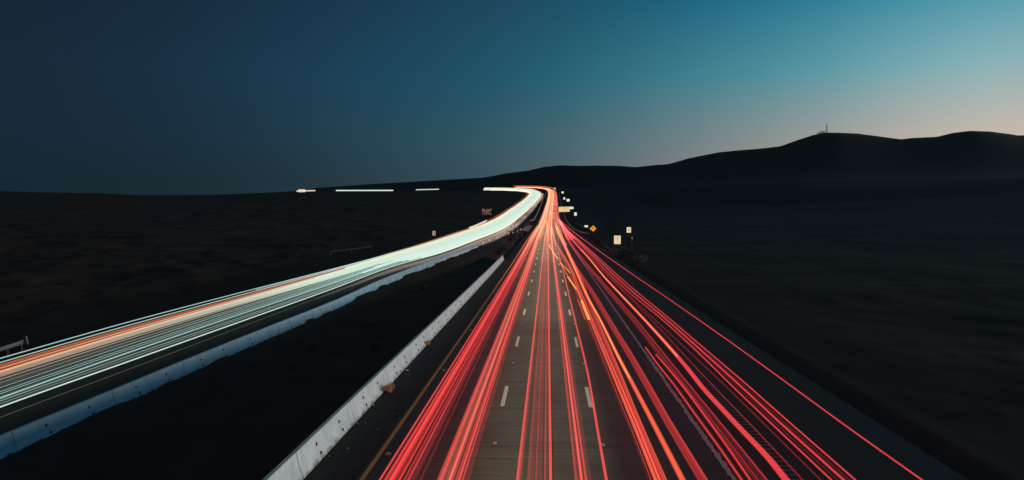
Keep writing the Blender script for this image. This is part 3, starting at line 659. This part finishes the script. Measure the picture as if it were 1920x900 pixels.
bl_ = [unproj(x, y, zl, .9) - Vector((0,0,.9)) for x, y in [(965,419.5),(972,414.5),(982,405),(990,394.5),(996,386.5),(1000,381)]]
long_barrier(bl_, warm_c, 'pale barrier curving along the inner side of the distant headlight sweep', 1.1)
# pale kerb line of the far exit ramp
rp = [unproj(x, y, zm, .6) - Vector((0,0,.6)) for x, y in [(1048,361),(1050,372),(1053,386),(1057,398),(1060,407),(1064,416),(1072,426),(1084,433),(1095,436.5),(1104,438)]]
o = sweep('guard_rail', [p + Vector((0,0,.62)) for p in catmull(rp, 4)], .25, .32, mat('galvanised_rail', (.42,.45,.45), .5, metal=.2), grow=0.0004)
tag(o, 'long thin pale guard rail curving right beside the exit ramp', 'guard rail')

# ------------------------------------------------------------------ ditch berm hiding the foot of the left barrier in clumps
bm_v = []; bm_f = []
L_ = [p for p in catmull(lbp, 2)]
pts = []; acc = 0
for i in range(len(L_)-1):
    seg = L_[i+1]-L_[i]; n_ = max(1, int(seg.length/.45))
    for k_ in range(n_): pts.append(L_[i] + seg*(k_/n_))
for i, p in enumerate(pts):
    td = (pts[min(i+1, len(pts)-1)]-pts[max(i-1, 0)]); td.z = 0; td.normalize(); s = Vector((td.y, -td.x, 0)); arc = i*.45
    h = .10 + .34*max(0, float(vnoise(np.array([arc]), np.array([0.]), 4.5, 11)[0])+.12) + .22*float(vnoise(np.array([arc]), np.array([3.]), 1.3, 12)[0]) + .12*float(vnoise(np.array([arc]), np.array([9.]), .6, 13)[0])
    h = max(.03, h)
    for k_, (dx, hh) in enumerate([(.20, h*.7),(.42, h),(.75, h*.9),(1.3, h*.55),(2.2, h*.1),(4.0, -.5)]):
        q = p + s*dx; bm_v.append((q.x, q.y, p.z + hh + random.uniform(-.03, .03)))
for i in range(len(pts)-1):
    for k_ in range(5): bm_f.append((i*6+k_, i*6+k_+1, (i+1)*6+k_+1, (i+1)*6+k_))
tag(meshobj('earth_bank', bm_v, bm_f, gm, smooth=True), kind='structure')

# ------------------------------------------------------------------ reflectors and posts
refl_m = mat('reflector_housing', (.55,.53,.48), .5, scale=6, col2=(.7,.68,.62))
lens_m = mat('reflector_lens', (.75,.72,.62), .2)
def make_reflector():
    root = empty('road_reflector', (0,0,0))
    MB().prism([(-.075,0),(.075,0),(.055,.028),(-.055,.028)], -.06, .06).build('housing', dark_m, root)
    q = MB(); q.box((0,-.064,.016), (.11,.014,.020), Matrix.Rotation(R(-20), 3, 'X')); q.build('lens', lens_m, root)
    MB().box((0,.0,.031), (.10,.09,.006)).build('top_plate', refl_m, root)
    return root
rf = make_reflector(); first = True
for off, lab, grp, n0, n1 in ((-1.80,'small raised reflector between dashes of the left dashed line','reflectors of the left dashed line',0,9),(1.92,'small raised reflector between dashes of the right dashed line','reflectors of the right dashed line',0,9),(-5.25,'small raised reflector just inside the yellow edge line','reflectors of the yellow line',0,6)):
    for k_ in range(n0, n1):
        y = 25.3 + 13.9*k_ if off > -5 else 24.0 + 13.2*k_
        o = rf if first else copy_tree(rf); first = False
        o.location = main_pt(off, y, .012); o.scale = (1.5,1.5,1.5); tag(o, lab, 'reflector', grp)
post_m = mat('white_post_plastic', (.75,.75,.70), .4)
cap_m = mat('post_reflector', (.95,.95,.85), .3, emit=(1,.95,.8), estr=.8)  # glow put in for reflected headlight
def make_post():
    root = empty('marker_post', (0,0,0))
    MB().bar((0,0,0),(0,0,.62),.04).build('post', post_m, root)
    MB().box((0,-.05,.55),(.16,.02,.22)).build('reflector', cap_m, root); return root
mp0 = make_post()
for k_, (x, y) in enumerate([(906,451),(918,446.5),(932,442),(943,439),(953,435.5),(962,433),(970,430),(976,427)]):
    o = mp0 if k_ == 0 else copy_tree(mp0); p = unproj(x, y, zl, .9) - Vector((0,0,.9)); o.location = (p.x, p.y, p.z-.05)
    tag(o, 'small white marker post in the row across the median by the crossover', 'marker post', 'marker posts across the median')

# ------------------------------------------------------------------ signs
steel = mat('galvanised_steel', (.12,.13,.13), .5, metal=.6)
def sign_face(name, col, e, col2=None): return mat(name, col, .45, scale=3, col2=col2 or col, emit=col, estr=e)  # emission puts in the headlight returned by the reflective sheeting
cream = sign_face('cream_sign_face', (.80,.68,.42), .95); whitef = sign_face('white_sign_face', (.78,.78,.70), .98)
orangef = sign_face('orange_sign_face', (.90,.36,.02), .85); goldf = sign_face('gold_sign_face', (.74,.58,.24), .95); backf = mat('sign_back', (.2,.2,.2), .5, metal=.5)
inkm = mat('sign_lettering', (.04,.035,.03), .6); inkb = mat('sign_brown_lettering', (.45,.25,.08), .6, emit=(.45,.22,.06), estr=.6)  # brown lettering shares the added glow of the faces
def text_mesh(s, size, m, parent, loc, name='lettering'):
    c = bpy.data.curves.new(name, 'FONT'); c.body = s; c.size = size; c.align_x = 'CENTER'; c.align_y = 'CENTER'; c.extrude = .004
    o = bpy.data.objects.new(name, c); sc.collection.objects.link(o)
    dg = bpy.context.evaluated_depsgraph_get(); me = bpy.data.meshes.new_from_object(o.evaluated_get(dg)); bpy.data.objects.remove(o)
    me.materials.clear(); me.materials.append(m); n = bpy.data.objects.new(name, me); link(n, parent); n.location = loc; n.rotation_euler = (math.pi/2, 0, 0); return n
def roadsign(x0, y0, x1, y1, Yd, m, label, posts=1, marks=(), diamond=False, name='road_sign'):
    a = ray(x0, y1); a = a/a.y*Yd; b_ = ray(x1, y0); b_ = b_/b_.y*Yd
    wd = b_.x-a.x; ht = b_.z-a.z; cxx = (a.x+b_.x)/2; zc = ZC + (a.z+b_.z)/2; g0 = gz(cxx, Yd)
    g0 = min(g0, zc-ht/2-.3)
    root = empty(name, (cxx, Yd, g0)); tag(root, label, 'sign'); zz = zc-g0
    if diamond:
        MB().box((0,0,zz), (wd/1.414,.04,wd/1.414), Matrix.Rotation(R(45), 3, 'Y')).build('panel', m, root)
    else: MB().box((0,0,zz), (wd,.05,ht)).build('panel', m, root)
    for i in range(posts):
        xx = 0 if posts == 1 else (-wd*.32 if i == 0 else wd*.32)
        MB().box((xx,.09,(zz+ht*.4)/2), (.10,.08,zz+ht*.4)).build('post', steel, root)
    return root, wd, ht, zz
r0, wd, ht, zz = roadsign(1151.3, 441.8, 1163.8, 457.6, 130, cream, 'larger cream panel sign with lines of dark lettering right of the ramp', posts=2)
for (yy, sx_, mm, hh) in ((.36,.72,inkb,.09),(.14,.42,inkm,.13),(-.06,.5,inkb,.07),(-.32,.16,inkb,.09)):
    q = MB()
    n_ = max(2, int(sx_*12))
    for i in range(n_):
        q.box((-sx_*wd/2 + sx_*wd*(i+.5)/n_, -.03, zz+yy*ht), (sx_*wd/n_*.62, .012, hh*ht*(.6+.4*((i*7)%3)/2)))
    q.build('lettering', mm, r0)
MB().box((0,-.03,zz-.485*ht), (.06,.012,.07)).build('bolt', inkm, r0)
r1, wd, ht, zz = roadsign(1175, 426, 1183.2, 436.2, 150, cream, 'smaller cream sign standing highest on the slope right of the road')
q = MB(); q.box((.05*wd,-.03,zz+.1*ht), (.45*wd,.012,.09*ht), Matrix.Rotation(R(-25),3,'Y')); q.box((-.05*wd,-.03,zz-.02*ht), (.35*wd,.012,.07*ht)); q.build('lettering', inkb, r1)
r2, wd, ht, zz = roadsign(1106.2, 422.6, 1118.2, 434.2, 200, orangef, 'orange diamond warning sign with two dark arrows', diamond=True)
q = MB()
for sx_ in (-.14, .12):
    q.box((sx_*wd,-.035,zz-.02), (.06*wd,.012,.26*ht)); q.box((sx_*wd-.03*wd,-.037,zz+.13*ht), (.12*wd,.012,.05*ht), Matrix.Rotation(R(-40),3,'Y')); q.box((sx_*wd+.04*wd,-.039,zz+.13*ht), (.12*wd,.012,.05*ht), Matrix.Rotation(R(40),3,'Y'))
q.build('arrow', inkm, r2)
r3, *_ = roadsign(1106.4, 426.8, 1109.4, 430.8, 204, orangef, 'tiny orange plate peeking out left of the orange diamond sign')
roadsign(1096, 422.4, 1102.4, 426, 250, whitef, 'small wide white plate just left of the orange diamond sign')
roadsign(1076.6, 398.3, 1081.4, 404.4, 400, whitef, 'small upright white sign below the right end of the overhead sign')
roadsign(1067.6, 387.6, 1075.2, 392, 520, whitef, 'white panel right behind the big yellowish overhead sign', posts=2)
roadsign(1062.4, 373, 1068, 377.8, 600, whitef, 'white sign above the overhead sign, right one of the pair', posts=2)
roadsign(1056.2, 370, 1059.6, 374.2, 640, whitef, 'tiny white sign above the overhead sign, left one of the pair')
roadsign(1052.8, 359.2, 1057, 362.6, 760, whitef, 'farthest white roadside sign right of the bend', posts=2)
r9, *_ = roadsign(1039.2, 352, 1041.6, 354.2, 980, whitef, 'tiny bright plate on the crest where the road bends')
# overhead gantry
Yg = 450.0
def at(px, py, Y=Yg): d = ray(px, py); d = d/d.y*Y; return Vector((d.x, Y, ZC+d.z))
pa, pb = at(1047.6, 397.2), at(1068.2, 387.6); gx = at(1048.4, 400).x; gg = float(zm(Yg))
root = empty('overhead_sign', (gx, Yg, gg)); tag(root, 'wide yellowish overhead sign panel on a gantry arm reaching over the red trails', 'sign')
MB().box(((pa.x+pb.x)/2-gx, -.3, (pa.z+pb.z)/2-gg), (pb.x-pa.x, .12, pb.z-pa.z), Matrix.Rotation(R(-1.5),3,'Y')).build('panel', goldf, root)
q = MB(); zt = at(1048, 387.8).z-gg; zb_ = at(1048, 396.5).z-gg; xl_ = at(1036.5, 390).x-gx; xr_ = at(1068, 390).x-gx
for z_ in (zt, zb_): q.bar((xl_,0,z_), (xr_,0,z_), .13)
nb_ = 7
for i in range(nb_+1):
    x_ = xl_ + (xr_-xl_)*i/nb_; q.bar((x_,0,zt), (x_,0,zb_), .06)
    if i < nb_: q.bar((x_,0,zt if i%2 else zb_), (xl_+(xr_-xl_)*(i+1)/nb_,0,zb_ if i%2 else zt), .05)
q.build('truss', steel, root)
MB().bar((0,0,-.3), (0,0,zt), .22, 10).build('post', steel, root)
q = MB(); cxp = (pa.x+pb.x)/2-gx; q.box((cxp, -.39, (pa.z+pb.z)/2-gg-.5), (.4,.02,.3)); q.box((cxp+.4, -.39, (pa.z+pb.z)/2-gg+.9), (2.6,.02,.16)); q.build('lettering', inkb, root)
# message board on the left, two rows of amber strokes
Yb = 440.0; pa = at(904, 402.4, Yb); pb = at(922.4, 391.2, Yb); bx_ = (pa.x+pb.x)/2; g0 = gz(bx_, Yb); g0 = min(g0, pa.z-1)
root = empty('message_board', (bx_, Yb, g0)); tag(root, 'dark message board with amber lamps in two rows left of the headlight sweep', 'message board')
wd, ht = pb.x-pa.x, pb.z-pa.z; zz = (pa.z+pb.z)/2-g0
MB().box((0,.15,zz), (wd+.3,.25,ht+.3)).build('panel', mat('board_black', (.03,.02,.02), .6), root)
for sx_ in (-.3, .3): MB().box((sx_*wd,.2,zz/2), (.25,.2,zz)).build('post', steel, root)
lamp_m = mat('amber_lamp', (.4,.2,.12), .5, emit=(.62,.34,.25), estr=.55)
q = MB(); rr_ = random.Random(3)
for row in (0, 1):
    for i in range(6):
        x_ = -wd/2 + wd*(i+.5)/6; z_ = zz + (ht*.25 if row == 0 else -ht*.25); cw, ch = wd/6*.68, ht*.38
        for sxx, szz, dx, dz in ((-.5,0,.18,1),(.5,0,.18,1),(0,.5,1,.16),(0,0,1,.16),(0,-.5,1,.16)):
            if rr_.random() < .72: q.box((x_+sxx*cw, 0, z_+szz*ch), (max(.12, cw*dx), .06, max(.12, ch*dz)))
q.build('lamps', lamp_m, root)
# small shield like sign left
r5, wd, ht, zz = roadsign(811, 433, 816.6, 441.6, 190, mat('peach_sign_face', (.62,.42,.30), .6, emit=(.60,.36,.24), estr=.7), 'small pinkish sign with dark figures left of the headlight stream')  # face given the same added glow as the other signs
q = MB()
for i, (dx, dz, w2, h2) in enumerate([(.12,.2,.34,.06),(.12,.02,.34,.06),(.25,.1,.06,.3),(-.02,.1,.06,.2),(.15,-.2,.3,.06),(.05,-.3,.06,.2),(.25,-.3,.06,.2)]): q.box((dx*wd,-.03,zz+dz*ht), (w2*wd,.012,h2*ht))
q.build('lettering', inkm, r5)
p = along(1185.6, 140, 0); g0 = gz(p.x, 140); zt = at(1185.6, 443.5, 140).z
root = empty('marker_post', (p.x, 140, min(g0, zt-1))); tag(root, 'thin grey marker post right of the larger cream sign', 'marker post'); hgt = zt-root.location.z
MB().bar((0,0,0),(0,0,hgt),.05).build('post', steel, root); MB().box((0,-.05,hgt-.25),(.16,.02,.42)).build('reflector', mat('dull_reflector', (.5,.5,.48), .4, emit=(.5,.52,.5), estr=.35), root)  # dull reflector given a glow as returned headlight

# ------------------------------------------------------------------ guard rails on the far left
rail_m = mat('rail_steel', (.22,.24,.24), .5, scale=2, col2=(.34,.37,.37), metal=.3); dim_m = mat('dark_rail_steel', (.035,.038,.038), .8, scale=2, col2=(.07,.072,.07))  # second steel is a darker copy for the distant rail
def w_rail(P, label, end=True, hgt=.72, rm=None, sh=.8):
    rm = rm or rail_m
    root = empty('guard_rail', tuple(P[0])); tag(root, label, 'guard rail'); base = Vector(P[0])
    prof = [(0,-.15),(.05,-.11),(.05,-.06),(0,-.02),(0,.02),(.05,.06),(.05,.11),(0,.15),(-.015,.15),(-.015,-.15)]
    v = []; f = []; n = len(prof)
    for i, p in enumerate(P):
        td = Vector(P[min(i+1, len(P)-1)]) - Vector(P[max(i-1, 0)]); td.z = 0; td.normalize(); s = Vector((td.y, -td.x, 0))
        for x, z in prof: v.append(tuple(Vector(p)-base + s*x*1.4 + Vector((0,0,hgt+z*sh))))
    for i in range(len(P)-1):
        for q_ in range(n): r_ = (q_+1) % n; f.append((i*n+q_, i*n+r_, (i+1)*n+r_, (i+1)*n+q_))
    f.append(tuple(reversed(range(n)))); f.append(tuple((len(P)-1)*n+q_ for q_ in range(n)))
    meshobj('rail', v, f, rm, root)
    for p in P[::2]:
        c = Vector(p)-base; MB().box((c.x-.12, c.y, hgt/2-.15+c.z), (.14,.16,hgt+.5)).build('post', rust_m, root)
    if end:
        c = Vector(P[-1])-base; MB().box((c.x+.05, c.y+.2, c.z+hgt+.05), (.25,.08,.55), Matrix.Rotation(R(-10),3,'Y')).build('end_plate', rail_m, root)
    return root
def gl(x, y, h=.72):
    p = unproj(x, y, zl, h); return Vector((p.x, p.y, p.z-h))
w_rail([gl(-60,676), gl(-38,668), gl(-18,661.5), gl(2,654.5), gl(16,650), gl(30,645.5), gl(42,641)], 'grey steel guard rail ending in a turned up plate at the left edge')
w_rail([gl(620,472), gl(640,469.5), gl(660,467), gl(680,464.5), gl(697,461.6)], 'dim guard rail far off beyond the outer edge of the headlight stream', end=False, rm=dim_m, sh=.8)
# guard rail beside the exit ramp
rr2 = [unproj(x, y, zm, .7) - Vector((0,0,.7)) for x, y in [(1078,416.5),(1084,420),(1090,423.5),(1096,427)]]
o = w_rail(rr2, 'short dusty guard rail below the small white plates right of the ramp', end=False)

# ------------------------------------------------------------------ vegetation
leafA = mat('dry_brush_leaves', (.15,.145,.125), .9, scale=2, col2=(.26,.25,.21)); leafB = mat('tumbleweed_straw', (.70,.30,.12), .9, scale=8, col2=(.90,.46,.22))
twig = mat('brush_twigs', (.05,.04,.03), .9)
def make_bush(rad, h, nleaf, ls, m, name='bush', seed=0, twr=.012):
    rg = random.Random(seed); root = empty(name, (0,0,0)); q = MB()
    for i in range(14):
        a = rg.random()*6.28; s = rg.uniform(.4, 1); q.bar((0,0,-.03), (math.cos(a)*rad*.8*s, math.sin(a)*rad*.8*s, h*rg.uniform(.4,.9)), (twr, twr*.3), 4)
    q.build('stems', twig, root); v = []; f = []
    lobes = [(rg.uniform(-.5,.5)*rad, rg.uniform(-.5,.5)*rad, rg.uniform(.3,.7)*h, rg.uniform(.35,.6)) for _ in range(7)]
    for i in range(nleaf):
        lx, ly, lz, lr = rg.choice(lobes); d = Vector((rg.gauss(0,1), rg.gauss(0,1), rg.gauss(0,1))).normalized()*rg.uniform(.4,1)**.5
        c = Vector((lx+d.x*lr*rad, ly+d.y*lr*rad, max(.02, lz+d.z*lr*h*.8)))
        u = Vector((rg.gauss(0,1), rg.gauss(0,1), rg.gauss(0,1))).normalized(); w_ = u.orthogonal().normalized(); s = ls*rg.uniform(.5,1.3)
        b0 = len(v); v += [tuple(c-u*s), tuple(c+w_*s*.4), tuple(c+u*s), tuple(c-w_*s*.4)]; f.append((b0,b0+1,b0+2,b0+3))
    meshobj('leaves', v, f, m, root); return root
protos = [make_bush(1.1, 1.1, 420, .11, leafA, seed=s) for s in range(3)]; usedp = set()
def put_bush(x, y, s, label, group):
    i = random.randrange(3)
    if i in usedp: o = copy_tree(protos[i])
    else: o = protos[i]; usedp.add(i)
    o.location = (x, y, gz(x, y)); o.scale = (s, s, s*random.uniform(.8,1.1)); o.rotation_euler = (0,0,random.random()*6.3); tag(o, label, 'bush', group)
for x, y in [(975,443),(955,447),(952,453),(962,451),(966,446),(946,459),(957,456),(936,466),(942,463),(958,464),(949,471),(928,474),(936,478),(985,437),(968,441)]:
    p = unproj(x, y, zm, .0); yv = min(p.y, 330); d = ray(x, y); d = d/d.y
    put_bush(d.x*yv, yv, random.uniform(.75, 1.35), 'low grey bush on the dark median between the two carriageways', 'bushes on the median')
for x, y in [(1128,460),(1119,455),(1133,464),(1143,473),(1160,474),(1172,478),(1183,482),(1150,480),(1168,470),(1190,486),(1200,494),(1120,450)]:
    p = unproj(x, y, zm, .0); yv = min(max(p.y, 80), 240); d = ray(x, y); d = d/d.y
    put_bush(d.x*yv, yv, random.uniform(.8, 1.5), 'low dark bush on the verge right of the ramp', 'bushes on the right verge')
for i in range(5):                                # scattered scrub on the near slopes and in the ditch
    if i < 14:
        y = random.uniform(22, 110); lx = np.interp(y, left_c[:,1][:60], left_c[:60,0])+7; x = random.uniform(lx+3, -9.5)
        put_bush(x, y, random.uniform(.3,.6), 'small dark scrub bush in the ditch between the barriers', 'scrub in the ditch')
    elif i < 24:
        y = random.uniform(25, 170); put_bush(16 + random.random()*(8+y*.45), y, random.uniform(.4,1.0), 'dark scrub bush on the slope right of the outermost red trail', 'scrub on the right slope')
    else:
        y = random.uniform(55, 220); lx = np.interp(y, left_c[:,1][:60], left_c[:60,0])-11; put_bush(lx-3-random.random()*y*.5, y, random.uniform(.5,1.1), 'dark scrub bush on the plain left of the headlight stream', 'scrub on the left plain')
tw = make_bush(.36, .40, 700, .035, leafB, 'tumbleweed', 21, .006); p = unproj(722, 736, zm); tw.location = (p.x+.05, p.y, p.z); tag(tw, 'larger dry orange tumbleweed caught against the pale barrier', 'tumbleweed')
tw2 = make_bush(.26, .36, 400, .035, leafB, 'tumbleweed', 22, .006); p = unproj(804, 649, zm); tw2.location = tuple(p); tag(tw2, 'smaller dry orange tumbleweed caught farther along the pale barrier', 'tumbleweed')
# litter on the left shoulder
lit = mat('pale_litter', (.75,.73,.66), .7)
for k_, (x, y, s) in enumerate([(696,760,.16),(762,695,.14),(688,757,.07),(652,842,.06),(762,690,.05),(617,857,.05),(671,795,.04),(686,794,.04),(709,806,.04),(738,776,.035),(782,878,.04),(808,664,.05),(820,616,.05)]):
    p = unproj(x, y, zm, .0); q = MB(); rg = random.Random(k_)
    n_ = 5; q.v = [(math.cos(i*1.257+rg.random()*.5)*s*rg.uniform(.6,1.3), math.sin(i*1.257)*s*.6*rg.uniform(.5,1.2), .012+rg.random()*.02) for i in range(n_)] + [(0,0,.03+s*.3)]
    q.f = [(i, (i+1) % n_, n_) for i in range(n_)]; q.f.append(tuple(reversed(range(n_))))
    o = q.build('litter', lit); o.location = (p.x, p.y, p.z+.004); tag(o, 'pale scrap of litter on the dark left shoulder by the barrier', 'litter', 'litter on the left shoulder')

# ------------------------------------------------------------------ mast and trees on the hill
mm = mat('mast_paint', (.20,.22,.22), .6)
Ym = float(np.interp(1550, SKYD[:,0], SKYD[:,1]))*.97
def hill_pt(px, py, Y): d = ray(px, py); d = d/d.y*Y; return Vector((d.x, Y, ZC+d.z))
dd_ = ray(1550, 250); Ym = 1500*.98/ math.hypot(dd_.x/dd_.y, 1); pbm = hill_pt(1550, 250, Ym); gzz = gz(pbm.x, Ym); top = hill_pt(1550, 228, Ym).z
root = empty('radio_mast', (pbm.x, Ym, gzz)); tag(root, 'slender lattice radio mast on the hilltop', 'radio mast'); H_ = top-gzz
q = MB(); w0 = .95
for sx_, sy_ in ((-1,-1),(1,-1),(1,1),(-1,1)): q.bar((sx_*w0, sy_*w0, 0), (sx_*.55, sy_*.55, H_*.6), .14, 4)
for i in range(9):
    z0 = H_*.6*i/9; z1 = H_*.6*(i+1)/9; a0_ = w0-(w0-.55)*i/9; a1_ = w0-(w0-.55)*(i+1)/9
    for s1 in (-1, 1): q.bar((-a0_*s1, -a0_, z0), (a1_*s1, -a1_, z1), .08, 4); q.bar((-a0_, -a0_*s1, z0), (-a1_, a1_*s1, z1), .08, 4); q.bar((a0_, -a0_*s1, z0), (a1_, a1_*s1, z1), .08, 4)
q.build('lattice', mm, root); MB().bar((0,0,H_*.58),(0,0,H_),(.35,.12),6).build('antenna', mm, root)
MB().bar((0,0,H_*.55),(0,0,H_*.64),1.15,8).build('platform', mm, root)
for k_, (px, s) in enumerate([(1535.5,2.0),(1540,2.8),(1545,2.4)]):
    P_ = hill_pt(px, 250, Ym); g0 = gz(P_.x, Ym); rg = random.Random(k_+50); root = empty('tree', (P_.x, Ym, g0-.3))
    tag(root, ['leftmost of the three tiny dark trees beside the mast on the hilltop','middle one of the three tiny dark trees beside the mast','tiny dark tree nearest to the mast on the hilltop'][k_], 'tree', None)
    MB().bar((0,0,0),(0,0,s*1.1),(.25,.12),6).build('trunk', twig, root); v = []; f = []
    for i in range(260):
        c = Vector((rg.gauss(0,1)*s*.75, rg.gauss(0,1)*s*.6, s*1.25+rg.gauss(0,1)*s*.22)); u = Vector((rg.gauss(0,1),rg.gauss(0,1),rg.gauss(0,1))).normalized(); w_ = u.orthogonal().normalized(); z_ = rg.uniform(.2,.5)
        b0 = len(v); v += [tuple(c-u*z_), tuple(c+w_*z_*.6), tuple(c+u*z_), tuple(c-w_*z_*.6)]; f.append((b0,b0+1,b0+2,b0+3))
    meshobj('crown', v, f, leafA, root)
